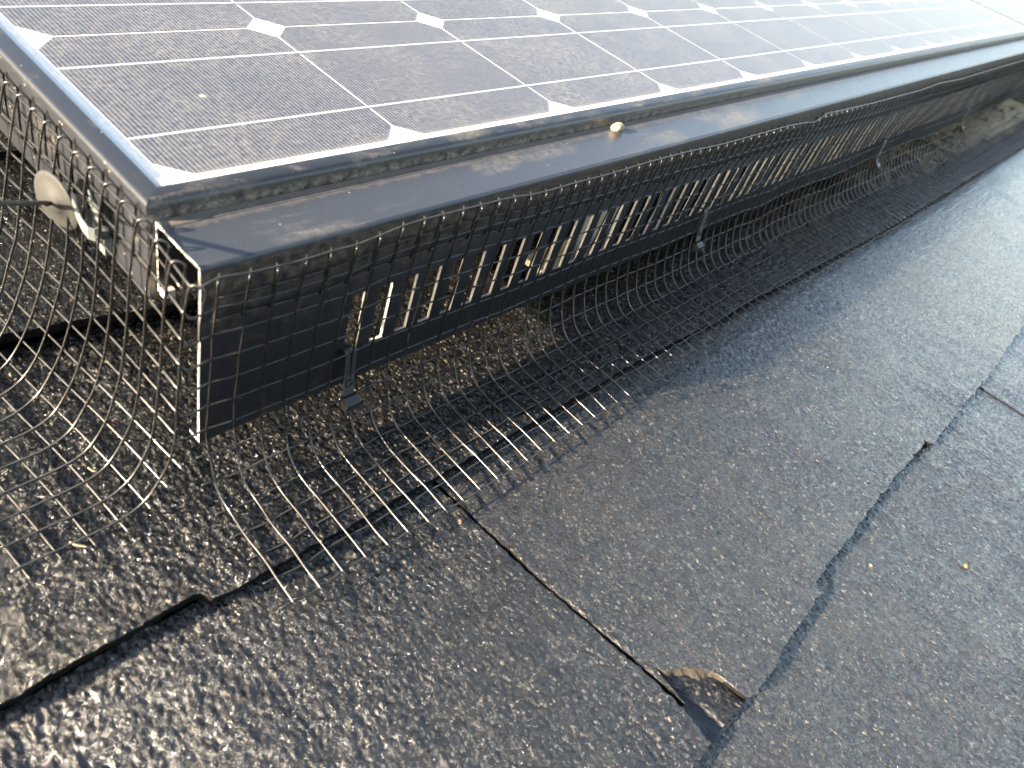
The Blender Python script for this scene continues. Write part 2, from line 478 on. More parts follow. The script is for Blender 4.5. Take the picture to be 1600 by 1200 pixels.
def shingle(name_seed, x0, x1, butt, ytop, zplane, fine=None, left=None, right=None, amp=1.0, dy=0.95, coarse=False, core=None, mat='shingle'):
    """one shingle as a thick sheet: x0..x1 nominal, butt(x) lower edge, left(y)/right(y) true end edges"""
    xs = [x0]
    while xs[-1] < x1 - 0.3:
        x = xs[-1]
        if coarse:
            d = 12.0
        else:
            lo, hi = fine
            if x < lo: d = min(6.0, max(0.78, (lo - x) * 0.06))
            else: d = min(9.0, max(0.78, 0.78 * (x + 130) / 430.0)) if x < hi else min(9.0, max(2.0, (x - hi) * 0.05))
        xs.append(min(x1, x + d))
    xs = np.array(xs)
    nx = len(xs)
    yb = butt(xs)
    ny = max(8, int((ytop - yb.min()) / (dy if not coarse else 12.0)))
    tv = np.linspace(0, 1, ny)
    X = np.repeat(xs[:, None], ny, 1)
    Y = yb[:, None] + tv[None, :] * (ytop - yb[:, None])
    if left is not None:
        X = X + (left(Y) - x0) * np.clip(1 - (X - x0) / 40.0, 0, 1)
    if right is not None:
        X = X + (right(Y) - x1) * np.clip(1 - (x1 - X) / 40.0, 0, 1)
    H = lumps(X, Y, name_seed, amp)
    de = np.minimum(np.minimum(Y - yb[:, None], X - X[:1, :]), X[-1:, :] - X)
    H = H - 0.35 * np.exp(-np.clip(de, 0, None) / 0.6)
    Z = zplane(X, Y) + H
    V = np.stack([X, Y, Z], 2).reshape(-1, 3)
    idx = np.arange(nx * ny).reshape(nx, ny)
    F = np.stack([idx[:-1, :-1], idx[1:, :-1], idx[1:, 1:], idx[:-1, 1:]], 2).reshape(-1, 4)
    fm = np.zeros(len(F), dtype=np.int32)
    # walls along left end, butt and right end
    loop = list(idx[0, ::-1]) + list(idx[1:, 0]) + list(idx[-1, 1:])
    LV = V[loop].copy()
    cx = np.zeros(len(loop)); cy = np.zeros(len(loop))
    nL = ny; nB = nx - 1
    cx[:nL] += 0.8; cy[nL - 1:nL + nB] += 1.6; cx[nL + nB:] -= 0.8
    mid = LV.copy(); bot = LV.copy()
    base = zplane(LV[:, 0], LV[:, 1])
    r = noise(LV[:, 0] / 1.3, LV[:, 1] / 1.3, name_seed + 9)
    r2 = noise(LV[:, 0] / 0.8 + 4.1, LV[:, 1] / 0.8, name_seed + 11)
    mid[:, 0] += 0.3 * r; mid[:, 1] += 0.4 * r + 0.4 * r2 + 0.5; mid[:, 2] = base - 2.2
    bot[:, 0] += cx; bot[:, 1] += cy; bot[:, 2] = base - THICK
    if core is not None:
        cm = core(LV[:, 0], LV[:, 1]) & (LV[:, 0] > 112.5) & (LV[:, 1] > -236)
        mid[cm, 1] -= 0.8; mid[cm, 0] -= 0.3
        wd = 2.5 + 3.0 * np.exp(-((LV[:, 0] - 117) / 3.0) ** 2) + 5.0 * np.exp(-((LV[:, 0] - 130) / 4.5) ** 2) + 1.2 * r
        mid[cm, 1] -= wd[cm] * 0.5
        bot[cm, 1] -= 2.2 * wd[cm]; bot[cm, 0] -= 0.5 * wd[cm]
    b0 = len(V)
    mid[:, 2] += 0.5 * noise(LV[:, 0] / 0.9, LV[:, 1] / 0.9 + LV[:, 0] * 0.3, name_seed + 13)
    V = np.concatenate([V, mid, bot, LV])
    n = len(loop)
    k = np.arange(n - 1)
    L = np.array(loop)
    w1 = np.stack([b0 + 2 * n + k, b0 + k, b0 + k + 1, b0 + 2 * n + k + 1], 1)
    w2 = np.stack([b0 + k, b0 + n + k, b0 + n + k + 1, b0 + k + 1], 1)
    F = np.concatenate([F, w1, w2])
    wm = np.ones(len(w1), dtype=np.int32)
    if core is not None:
        xm = 0.5 * (LV[:-1, 0] + LV[1:, 0]); ym = 0.5 * (LV[:-1, 1] + LV[1:, 1])
        wm[core(xm, ym) & (xm > 112.0)] = 2
    fm = np.concatenate([fm, wm, wm])
    me = bpy.data.meshes.new("shingle")
    me.vertices.add(len(V)); me.vertices.foreach_set("co", (V * MM).astype(np.float32).ravel())
    me.loops.add(len(F) * 4); me.loops.foreach_set("vertex_index", F.astype(np.int32).ravel())
    me.polygons.add(len(F))
    me.polygons.foreach_set("loop_start", np.arange(0, len(F) * 4, 4, dtype=np.int32))
    me.polygons.foreach_set("loop_total", np.full(len(F), 4, dtype=np.int32))
    for m in (MAT[mat], MAT['asphalt_edge'], MAT['mat_core']): me.materials.append(m)
    me.polygons.foreach_set("material_index", fm)
    me.polygons.foreach_set("use_smooth", np.ones(len(F), dtype=bool))
    me.update(calc_edges=True); me.validate()
    o = obj("shingle", me, ROOF)
    o.location = -ROOF.location
    return o

def fall(x):
    t = np.clip((np.asarray(x, float) + 60.0) / 200.0, 0, 1)
    return -8.0 * t * t * (3 - 2 * t)

def plane_fn(yb, E, zb=-19.8, drop=7.6):
    return lambda X, Y: zb - drop * (Y - yb) / E + fall(X)

def rough_edge(x, seed, a=0.8):
    return a * (0.7 * noise(x / 5.0, x * 0 + 0.5, seed) + 0.5 * noise(x / 1.6, x * 0 + 0.5, seed + 1) + 0.8 * noise(x / 17.0, x * 0 + .5, seed + 2))

def interp_fn(pts, seed, a=0.8):
    px = np.array([p[0] for p in pts], float); py = np.array([p[1] for p in pts], float)
    return lambda x: np.interp(x, px, py) + rough_edge(np.asarray(x, float), seed, a)

def joint_noise(y, seed):
    return 0.55 * noise(y / 5.0, y * 0 + .5, seed) + 0.35 * noise(y / 1.7, y * 0 + .5, seed + 1)

# course upslope (its lower edge runs under the panel on the left)
buttA = interp_fn([(-800, 128), (-120, 124), (-36, 122), (-5, 120), (41, 113.5), (70, 114.5), (330, 110), (1400, 104)], 11)
zA = lambda X, Y: -17.0 - 8.0 * (Y - 118) / 178.0 + fall(X)
shingle(101, -700, 329.2, buttA, 300, zA, fine=(-170, 120), dy=1.5)
shingle(102, 330.8, 1330, buttA, 300, zA, coarse=True)
shingle(103, -1732, -702, buttA, 300, zA, coarse=True)
# course under the skirt
buttB = interp_fn([(-1500, -54), (-106, -56), (-36, -56.2), (-31.5, -56.5), (-28.5, -61.5), (-20, -62.4), (25, -62.0), (99, -61.6), (220, -62.2), (295, -62.5), (545, -70.3), (790, -77.5), (2700, -82)], 21)
zB = plane_fn(-60, 177)
shingle(111, -240, 759.7, buttB, 122, zB, fine=(-180, 420), amp=1.0)
shingle(112, 760.3, 1760, buttB, 122, zB, fine=(760, 762), dy=3.0)
shingle(113, -1241, -242, buttB, 122, zB, coarse=True)
# course below: two shingles meet in an open joint, the right one has lost its corner
buttC = interp_fn([(-1500, -243), (60, -243.5), (103, -244), (111.8, -205.2), (113.8, -209.1), (119, -212.0), (126.1, -216.6), (132, -222), (136.2, -228), (137.6, -244.0), (146, -247.1), (160, -246.6), (185.5, -243.6), (228, -243.2), (232.5, -243.0), (235.2, -236.8), (250, -237.0), (324, -236.2), (430, -236.8), (436.2, -236.8), (438.2, -242.3), (570, -244.2), (733, -243.2), (2700, -244)], 31, 1.25)
zC = plane_fn(-241, 181)
jl = lambda Y: np.interp(-Y, [50, 62, 140, 207, 260], [102.0, 102.6, 104.4, 109.8, 114.0]) + joint_noise(Y, 41)
jr = lambda Y: np.interp(-Y, [50, 62, 140, 207, 214, 230, 245], [100.4, 100.9, 102.6, 107.7, 108.0, 107.6, 104.2]) + joint_noise(Y, 45)
buttC0 = interp_fn([(-1500, -243), (60, -243.5), (120, -244)], 36, 0.9)
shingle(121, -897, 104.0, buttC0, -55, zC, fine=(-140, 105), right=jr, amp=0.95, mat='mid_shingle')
chip = lambda x, y: (x < 137.8) & (y < -203.5)
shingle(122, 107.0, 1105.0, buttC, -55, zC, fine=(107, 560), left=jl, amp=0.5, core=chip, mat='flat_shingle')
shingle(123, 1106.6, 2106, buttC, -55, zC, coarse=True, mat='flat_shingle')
# lowest course in the picture
buttD = interp_fn([(-1500, -424), (300, -424), (2700, -425)], 51)
zD = plane_fn(-424, 183)
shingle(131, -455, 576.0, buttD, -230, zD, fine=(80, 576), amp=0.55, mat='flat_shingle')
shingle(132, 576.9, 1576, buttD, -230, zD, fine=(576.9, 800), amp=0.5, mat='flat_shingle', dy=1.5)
shingle(133, -1457, -457, buttD, -230, zD, coarse=True)
# courses further up and down the slope
for r in range(1, 5):
    yb = -424 - 181 * r
    bf = interp_fn([(-2000, yb), (3000, yb)], 200 + r)
    for c in range(3):
        xa = -1300 + (r % 3) * 330 + c * 1002
        shingle(300 + r * 5 + c, xa, xa + 1000, bf, yb + 190, plane_fn(yb, 181), coarse=True)
for r in range(1, 5):
    yb = 118 + 178 * r
    bf = interp_fn([(-2000, yb), (3000, yb)], 260 + r)
    for c in range(3):
        xa = -1250 + (r % 3) * 330 + c * 1002
        shingle(400 + r * 5 + c, xa, xa + 1000, bf, yb + 186, plane_fn(yb, 178), coarse=True)

# lower layer of the broken shingle, laid bare at its missing corner
def broken_layer():
    nu, nv = 46, 52
    us = np.linspace(0, 1, nu); vs = np.linspace(0, 1, nv)
    Lp = np.array([(110.0, -206.5), (109.2, -228), (106.2, -245.0)]); Rp = np.array([(127.5, -215.2), (138.0, -229.0), (137.6, -244.6)])
    tl = np.array([0, .55, 1.0])
    V = []; sm = []
    for v in vs:
        lx, ly = np.interp(v, tl, Lp[:, 0]), np.interp(v, tl, Lp[:, 1])
        rx, ry = np.interp(v, tl, Rp[:, 0]), np.interp(v, tl, Rp[:, 1])
        for u in us:
            x = lx + (rx - lx) * u; y = ly + (ry - ly) * u
            if v > 0.86: y += -1.2 * math.sin(u * 9.0) * (v - 0.86) * 4
            V.append((x, y))
    V = np.array(V)
    x = V[:, 0]; y = V[:, 1]
    edge = 113.0 + (-209 - y) * 0.20 + 1.3 * noise(y / 4.0, y * 0 + .5, 77)
    soft = np.clip((x - edge) / 1.2, 0, 1)
    z = zC(x, y) - 4.2 + soft * (1.1 + lumps(x, y, 88, 0.8)) + (1 - soft) * 0.35 * noise(x / 6, y / 9, 90)
    V3 = np.stack([x, y, z], 1)
    F = []; fm = []
    for j in range(nv - 1):
        for i in range(nu - 1):
            a = j * nu + i
            F.append((a, a + nu, a + nu + 1, a + 1)); fm.append(0 if soft[a] > 0.5 else 1)
    # rim down to the course below
    rim = [j * nu for j in range(nv)] + [(nv - 1) * nu + i for i in range(1, nu)] + [j * nu + nu - 1 for j in range(nv - 2, -1, -1)]
    b = len(V3)
    low = V3[rim].copy(); low[:, 2] -= 2.6
    V3 = np.concatenate([V3, low])
    for k in range(len(rim) - 1):
        F.append((rim[k], b + k, b + k + 1, rim[k + 1])); fm.append(2)
    me = mesh_of("shingle_layer", V3, F, [MAT['shingle'], MAT['smooth_asphalt'], MAT['asphalt_edge']], fm)
    o = obj("shingle_layer", me, ROOF); o.location = -ROOF.location
    o["label"] = "bare lower layer where the shingle corner broke away"
broken_layer()

# ------------------------------------------------------------------ solar panel
PX0, PX1 = -3.0, 1553.0        # outer frame
PY0, PY1 = 33.5, 846.0
ZT = 106.0                     # frame top
ZB = 60.0
LIP = 9.5
ZG = ZT - 0.9                  # glass
ZC_ = ZT - 2.4                 # cell plane
CX, CY, PITCH = 14.2, 50.6, 127.0

def rail_ring(side, t, prof):
    """profile points (d = distance inwards from the outer face, z) placed on a side of the frame"""
    out = []
    for d, z in prof:
        if side == 'front': out.append((PX0 + d if t == 0 else PX1 - d, PY0 + d, z))
        if side == 'back': out.append((PX0 + d if t == 0 else PX1 - d, PY1 - d, z))
        if side == 'left': out.append((PX0 + d, PY0 + d if t == 0 else PY1 - d, z))
        if side == 'right': out.append((PX1 - d, PY0 + d if t == 0 else PY1 - d, z))
    return out

PROF = [(0, ZB), (0, ZT - 2.2), (0.35, ZT - 1.1), (1.1, ZT - 0.3), (2.2, ZT), (LIP - 0.5, ZT), (LIP, ZT - 0.5), (LIP, ZT - 1.8), (1.8, ZT - 1.8),
        (1.8, ZB + 1.8), (26, ZB + 1.8), (26, ZB)]
PROF_FRONT = [(0.2, ZB), (0.2, ZT - 4.6), (0.4, ZT - 2.6), (1.0, ZT - 1.1), (1.9, ZT - 0.3), (3.0, ZT), (LIP - 0.5, ZT), (LIP, ZT - 0.5), (LIP, ZT - 1.8), (2.4, ZT - 1.8),
              (2.4, ZB + 1.8), (26, ZB + 1.8), (26, ZB)]

def mitre_poly(r0, r1, side, mats, parent):
    mb = MB()
    prof = PROF_FRONT if side == 'front' else PROF
    mb.prism(None, [rail_ring(side, 0, prof), rail_ring(side, 1, prof)])
    o = mb.build("frame_rail", mats, parent)
    for p in o.data.polygons: p.use_smooth = len(p.vertices) == 4
    md = o.modifiers.new("edge", 'EDGE_SPLIT'); md.split_angle = math.radians(40)
    return o

def build_panel(label):
    root = empty("solar_panel", (0, 0, 0))
    tag(root, label, "solar panel", "solar panels in a row on the roof")
    for s in ('front', 'left', 'right', 'back'):
        mitre_poly(0, 1, s, MAT['frame_front'] if s == 'front' else MAT['frame'], root)
    # backsheet, a thin slab
    bs = MB(); bs.box(PX0 + 3, PX1 - 3, PY0 + 3, PY1 - 3, ZC_ - 1.4, ZC_ - 0.35)
    bs.build("backsheet", MAT['backsheet'], root)
    g = MB(); g.add([(PX0 + LIP - 1, PY0 + LIP - 1, ZG), (PX1 - LIP + 1, PY0 + LIP - 1, ZG), (PX1 - LIP + 1, PY1 - LIP + 1, ZG), (PX0 + LIP - 1, PY1 - LIP + 1, ZG)], [(0, 1, 2, 3)])
    g.build("glass", MAT['glass'], root)
    # cells: squares with cut corners
    a = 62.6; c = 11.5
    octo = [(-a + c, -a), (a - c, -a), (a, -a + c), (a, a - c), (a - c, a), (-a + c, a), (-a, a - c), (-a, -a + c)]
    vs = [(x, y, 0.0) for x, y in octo] + [(x, y, -0.25) for x, y in octo]
    fs = [tuple(range(8))] + [(k, k + 8, (k + 1) % 8 + 8, (k + 1) % 8) for k in range(8)]
    cell_me = mesh_of("solar_cell", vs, fs, MAT['cell'], smooth=False)
    bar_me = mesh_of("busbar", [(-63.4, -0.9, .12), (63.4, -0.9, .12), (63.4, 0.9, .12), (-63.4, 0.9, .12), (-63.4, -0.9, 0), (63.4, -0.9, 0), (63.4, 0.9, 0), (-63.4, 0.9, 0)],
                     [(0, 1, 2, 3), (4, 5, 1, 0), (5, 6, 2, 1), (6, 7, 3, 2), (7, 4, 0, 3)], MAT['busbar'], smooth=False)
    for j in range(6):
        for i in range(12):
            cl = obj("solar_cell", cell_me, root, (CX + i * PITCH + 62.7, CY + j * PITCH + 62.7, ZC_))
            for s in (-1, 1):
                obj("busbar", bar_me, cl, (0, s * 31.5, 0.05))
    return root

def children_of(o): return [c for c in bpy.data.objects if c.parent == o]
PANEL = build_panel("solar panel nearest the camera, dusty dark cells between white lines in a black frame")
def copy_tree(src, parent=None):
    kids = src.children[:]
    c = src.copy(); COL.objects.link(c)
    if parent is not None: c.parent = parent
    for k in kids: copy_tree(k, c)
    return c
bpy.context.view_layer.update()
P2 = copy_tree(PANEL); P2.location = Vector((PX1 - PX0 + 18, 0, 0)) * MM
P2["label"] = "far solar panel past the dusty panel's end, only its edge in view"

# ------------------------------------------------------------------ slotted skirt along the panel's lower edge
SK = empty("array_skirt", (0, 0, 0))
tag(SK, "long black metal skirt with upright slots along the panel's lower edge", "panel skirt")
SX1 = 2500.0
ZS = 98.0
def slotted_plate():
    xs = [0.0]; iss = []
    x = 76.0
    while x + 8.2 < SX1 - 60:
        xs += [x, x + 8.2]; x += 16.5
    xs.append(SX1)
    zs = [0.0, 23.0, 59.0, ZS - 2.2]
    y0, y1 = 0.0, 1.6
    nx, nz = len(xs), len(zs)
    V = [(xx, y0, z) for xx in xs for z in zs] + [(xx, y1, z) for xx in xs for z in zs]
    off = nx * nz
    id0 = lambda i, j: i * nz + j
    F = []; fm = []
    hole = lambda i, j: j == 1 and i % 2 == 1 and i < nx - 2
    for i in range(nx - 1):
        for j in range(nz - 1):
            if hole(i, j):
                a, b, c, d = id0(i, j), id0(i + 1, j), id0(i + 1, j + 1), id0(i, j + 1)
                for p, q in ((a, b), (b, c), (c, d), (d, a)):
                    F.append((p, q, q + off, p + off)); fm.append(1)
                continue
            F.append((id0(i, j), id0(i + 1, j), id0(i + 1, j + 1), id0(i, j + 1))); fm.append(0)
            F.append((off + id0(i, j), off + id0(i, j + 1), off + id0(i + 1, j + 1), off + id0(i + 1, j))); fm.append(0)
    for j in range(nz - 1):
        F.append((id0(0, j), id0(0, j + 1), off + id0(0, j + 1), off + id0(0, j))); fm.append(1)
        F.append((id0(nx - 1, j), off + id0(nx - 1, j), off + id0(nx - 1, j + 1), id0(nx - 1, j + 1))); fm.append(1)
    for i in range(nx - 1):
        F.append((id0(i, 0), off + id0(i, 0), off + id0(i + 1, 0), id0(i + 1, 0))); fm.append(0)
        F.append((id0(i, nz - 1), id0(i + 1, nz - 1), off + id0(i + 1, nz - 1), off + id0(i, nz - 1))); fm.append(0)
    obj("front_plate", mesh_of("front_plate", V, F, [MAT['skirt_front'], MAT['bare']], fm, smooth=False), SK)
slotted_plate()
# top plate with rounded front edge and a shallow crease near the frame
prof = [(0.0, ZS - 2.2), (0.15, ZS - 1.1), (0.7, ZS - 0.35), (1.6, ZS), (26.6, ZS), (26.9, ZS - 0.35), (27.5, ZS - 0.35), (27.8, ZS), (33.2, ZS - 0.1), (33.2, ZS - 1.5), (1.7, ZS - 1.5), (1.7, ZS - 2.2)]
tp = MB()
tp.prism(None, [[(0.0, y, z) for y, z in prof], [(SX1, y, z) for y, z in prof]], 0, 1)
tpo = tp.build("top_plate", [MAT['skirt_top'], MAT['bare']], SK)
rl = MB(); rl.box(0.0, SX1, 31.8, 33.2, 64.0, ZS - 1.55, 0, 1); rl.build("rear_leg", [MAT['frame'], MAT['bare']], SK)
bf_ = MB(); bf_.box(0.0, SX1, 1.65, 8.0, 0.0, 1.5, 0, 1); bf_.build("bottom_flange", [MAT['skirt_front'], MAT['bare']], SK)
hk = MB(); hk.box(0.4, 5.0, 28.0, 31.7, 62.5, 66.4, 0, 0); hk.build("hook_lip", [MAT['bare']], SK)

# unseen rails added under the panels, deepened to block low horizon light
for yr in (215.0, 640.0):
    RL = empty("light_block_rail", (40, yr, -20))
    tag(RL, "dark light-blocking rail added under the solar panels, the nearer one to the skirt" if yr < 300 else "dark light-blocking rail added deep under the solar panels, farther from the skirt", "rail", "added light-blocking rails under the panels")
    rb = MB(); rb.box(0, 3050, -14, 14, 1, 79.5); rb.build("blocking_beam", MAT['frame'], RL)
    for kx in range(6):
        ft = MB(); ft.box(120 + kx * 540, 180 + kx * 540, -16, 22, -8, -2); ft.box(125 + kx * 540, 175 + kx * 540, 14.1, 20, -1.9, 60)
        ft.build("foot", MAT['frame'], RL)

# ------------------------------------------------------------------ wire mesh wrapped round the corner
WM = empty("wire_mesh", (0, 0, 0))
tag(WM, "black coated wire mesh wrapped round the panel corner and flared out onto the roof", "wire mesh")
WR = 0.54
PIT = 12.75
NROW = 14

def resample(P, step_list):
    P = np.array(P, float)
    # smooth
    d = np.linalg.norm(np.diff(P, axis=0), axis=1)
    s = np.concatenate([[0], np.cumsum(d)])
    ss = np.linspace(0, s[-1], 220)
    Q = np.stack([np.interp(ss, s, P[:, k]) for k in range(P.shape[1])], 1)
    for _ in range(36):
        Q[1:-1] = 0.25 * Q[:-2] + 0.5 * Q[1:-1] + 0.25 * Q[2:]
    d = np.linalg.norm(np.diff(Q, axis=0), axis=1)
    s = np.concatenate([[0], np.cumsum(d)])
    return np.stack([np.interp(step_list, s, Q[:, k]) for k in range(P.shape[1])], 1), s[-1]

topx = np.array([-10, 1, 18, 31, 42, 58, 71, 78, 96, 120, 165, 186, 220, 251, 291, 337, 392, 498, 545, 555, 562, 574, 620, 689, 851, 900, 1006, 1200, 1600.])
topz = np.array([98.5, 96, 94, 93.4, 93.1, 93.6, 93.2, 94.6, 97.0, 96.6, 95.6, 93.2, 93.5, 92.8, 93.6, 93.2, 91, 90.6, 88, 87.4, 89.5, 92, 90.5, 88.8, 87.3, 89.5, 86.3, 87, 86.])
ROWS = np.arange(NROW) * PIT

def front_profile(x):
    """(y, z) samples from the top row to the tip for the upright wire whose top is at x"""
    P = np.array([(-7, 95), (-6, 75), (-5.2, 50), (-4.7, 27), (-5.4, 12), (-7.4, 2), (-11, -9), (-16, -19.5), (-25, -25.2), (-39, -26.0), (-62, -25.8), (-98, -27.0)])
    low = np.clip((12 - P[:, 1]) / 36.0, 0, 1)
    P[:, 1] += low * (8.0 + float(fall(x)))
    zt = np.interp(x, topx, topz)
    w = np.clip((P[:, 1] + 5) / 100.0, 0, 1)
    P[:, 1] += (zt - 95) * w
    wav = 1.6 * math.sin(x / 61.0 + 1.0) + 1.1 * math.sin(x / 27.0) + (3.6 * math.sin(x / 88.0 + 0.6) * min(1.0, max(0.0, (x - 250) / 250.0)))
    bulge = np.exp(-((P[:, 1] - 5) / 22.0) ** 2)
    P[:, 0] -= 0.9 * wav * bulge * min(1.0, max(0.15, x / 250.0)) + 0.0
    if x > 540: 
        P[:, 0] += -1.6 * np.exp(-((x - 556) / 9.0) ** 2) * w
    return P

NF = 172
front_pts = []     # [wire][row] -> xyz, plus dense polyline
front_dense = []
for i in range(NF):
    xt = 3.0 + 12.75 * i
    dr = noise(np.array([i * 0.6]), np.array([0.5]), 61)[0]
    tip = 83.0 + (3.0 * math.sin(xt / 130.0) * min(1.0, max(0.0, (xt - 250) / 300.0))) + 0.7 * noise(np.array([i * 0.9]), np.array([2.5]), 62)[0]
    P = front_profile(xt)
    dense, L = resample(P, np.linspace(0, 400, 260))
    # cut where the tip is reached
    d = np.linalg.norm(np.diff(dense, axis=0), axis=1); s = np.concatenate([[0], np.cumsum(d)])
    s_tip = s[np.argmax(dense[:, 0] < -tip)] if (dense[:, 0] < -tip).any() else s[-1]
    ss = np.linspace(0, s_tip, 64)
    yz = np.stack([np.interp(ss, s, dense[:, k]) for k in range(2)], 1)
    lean = 4.2 + 2.5 * math.exp(-i / 2.5) + 0.8 * dr
    def xoff(sv, st=s_tip, ln=lean): 
        return -ln * np.clip(sv / st, 0, 1) ** 1.15
    xj = 0.45 * noise(ss / 14.0, ss * 0 + i * 3.3, 63)
    xx = xt + xoff(ss) + xj
    pts = np.stack([xx, yz[:, 0], yz[:, 1]], 1)
    front_dense.append((ss, pts))
    # rows hang from the top; last row lies just short of the tip
    last = s_tip - 2.2
    sr = np.linspace(0, last, NROW)
    front_pts.append(np.stack([np.interp(sr, ss, pts[:, k]) for k in range(3)], 1))

# left sheet
Ltab = {0: [(-11.5, 84), (-12.2, 71.5), (-13.2, 51.4), (-14.3, 29.5), (-16.5, 14.6), (-20.1, 4.2), (-25.4, -6.7), (-30.8, -15.1), (-36.5, -18.3), (-45.3, -19.2), (-64.6, -19.5)],
        1: [(-12.0, 80), (-13.2, 61.6), (-15.2, 41.3), (-16.5, 26.6), (-18.5, 7.3), (-22.6, -0.8), (-26.9, -9.0), (-31.1, -13.5), (-38, -17.6), (-55.2, -19.2), (-82.4, -19.8)],
        2: [(-13.0, 72.3), (-14.6, 52.1), (-16.7, 34.9), (-19.0, 20.6), (-23.5, 3.0), (-28.2, -5.4), (-33.4, -12.2), (-40, -16.8), (-52.2, -18.6), (-76.9, -19.3)],
        3: [(-12.8, 74.7), (-14.9, 55.7), (-18.8, 29.9), (-23.2, 12.5), (-29.3, -3.3), (-35.8, -12.8), (-45.5, -17.6), (-62.3, -19.4), (-80, -19.8)],
        4: [(-13.2, 66.5), (-15.5, 46.5), (-21.5, 20.5), (-28.0, 2.5), (-38.1, -12.4), (-47.8, -17.8), (-67.2, -19.4)],
        5: [(-11.9, 79.6), (-14.7, 57.1), (-18.7, 35.5), (-27.0, 10.0), (-38.4, -11.3), (-49.6, -17.6), (-68, -19.4)],
        6: [(-11.5, 79.3), (-13.9, 61.3), (-16.8, 48.0), (-21.9, 26.0), (-28.9, 9.0), (-40.3, -10.9), (-52, -17.2), (-70, -19.4)],
        7: [(-12.4, 70.0), (-16.2, 49.0), (-18.8, 40.3), (-24.8, 22.8), (-34.0, 0.0), (-42.8, -11.4), (-54, -17.0), (-72, -19.3)],
        8: [(-13.0, 68.0), (-16.9, 48.5), (-21.8, 32.3), (-29.2, 12.2), (-35.9, -1.0), (-43.6, -11.2), (-55, -17.0), (-74, -19.3)],
        9: [(-13.2, 79.0), (-16.3, 60.2), (-22.4, 35.0), (-27.0, 24.0), (-33.0, 9.0), (-41.0, -6.2), (-52, -15.6), (-70, -19.2)],
        10: [(-14.2, 80.0), (-17.5, 63.0), (-23.6, 37.5), (-28.4, 23.8), (-33.2, 11.5), (-42.0, -5.5), (-53, -15.4), (-72, -19.2)]}
LTOPY = np.array([-12, 0, 7, 13, 25, 38, 52, 78, 94, 105, 120, 150, 400.])
LTOPZ = np.array([97.5, 98.5, 100, 101, 101.8, 101.8, 102.0, 100.6, 100.2, 100.4, 100, 97.6, 97])
NL = 30
left_pts = []; left_dense = []
s_tip = 13 * 12.85 + 3.0
sl = np.linspace(0, s_tip, 64)
prof = []
for k in range(NL):
    y = -8 + 12.7 * k
    tab = Ltab[min(k, 10)]
    zt = float(np.interp(y, LTOPY, LTOPZ))
    P = [(-8.6 if k > 0 else -10.0, zt), (-10.4, (zt + 86) / 2 if tab[0][1] < 82 else 90)] + [q for q in tab if q[1] < 86] + [(-140.0, -20.2)]
    dense, L = resample(P, np.linspace(0, 400, 300))
    d = np.linalg.norm(np.diff(dense, axis=0), axis=1); s = np.concatenate([[0], np.cumsum(d)])
    prof.append(np.stack([np.interp(sl, s, dense[:, q]) for q in range(2)], 1))
prof = np.array(prof)
for _ in range(4):
    q = prof.copy()
    q[1:-1] = 0.25 * prof[:-2] + 0.5 * prof[1:-1] + 0.25 * prof[2:]
    q[0] = prof[0] * 0.6 + (2 * prof[1] - prof[2]) * 0.4
    prof = q
for k in range(NL):
    y = -8 + 12.7 * k
    jj = 0.5 * noise(sl / 15.0, sl * 0 + k * 2.7, 73)
    xz = prof[k]
    pts = np.stack([xz[:, 0], y + jj, xz[:, 1]], 1)
    if k > 10: pts[:, 0] += 0.8 * math.sin(k * 1.1) * np.clip(sl / 60, 0, 1)
    left_dense.append((sl, pts))
    sr = np.arange(14) * 12.85
    left_pts.append(np.stack([np.interp(sr, sl, pts[:, q]) for q in range(3)], 1))

def hairpin(top, inward, along, width, depth, drop, rise=2.4):
    """folded-back top of an upright wire"""
    t = Vector(top); I = Vector(inward); A = Vector(along)
    out = []
    for a in np.linspace(180, 0, 7):
        c = math.cos(math.radians(a)); s_ = math.sin(math.radians(a))
        f = (1 + c) / 2
        out.append(t + I * depth * f + A * width * f + Vector((0, 0, rise * s_ - 0.4)))
    end = out[-1]
    n = 6
    for q in range(1, n + 1):
        f = q / n
        out.append(end + Vector((0, 0, -drop * f)) + A * (-width * 0.75 * f) - I * 0.6 * math.sin(f * 3))
    return out

fold_front = []
for i in range(NF):
    ss, pts = front_dense[i]
    wdt = 1.5 + 3.2 * (0.5 + 0.5 * noise(np.array([i * 1.7]), np.array([.5]), 91)[0])
    drop = 22 + 2.5 * noise(np.array([i * .7]), np.array([.5]), 92)[0]
    hp = hairpin(pts[0], (0, 1, 0), (1, 0, 0), wdt, 4.6, drop, 0.7)
    fold_front.append(hp)
    poly = [tuple(h) for h in reversed(hp)] + [tuple(p) for p in pts[1:]]
    far = pts[0][0] > 700
    tube("upright_wire", poly[::2] + [poly[-1]] if far and len(poly) % 2 == 0 else poly, WR, MAT['wire'], WM, 5 if far else 7)
fold_left = []
for k in range(NL):
    ss, pts = left_dense[k]
    wdt = -(2.2 + 2.6 * (0.5 + 0.5 * noise(np.array([k * 1.7]), np.array([3.5]), 93)[0]))
    drop = 24 + 3 * noise(np.array([k * .8]), np.array([4.5]), 94)[0]
    hp = hairpin(pts[0], (1, 0, 0), (0, 1, 0), wdt, 4.0, drop)
    fold_left.append(hp)
    tube("upright_wire", [tuple(h) for h in reversed(hp)] + [tuple(p) for p in pts[1:]], WR, MAT['wire'], WM, 7)

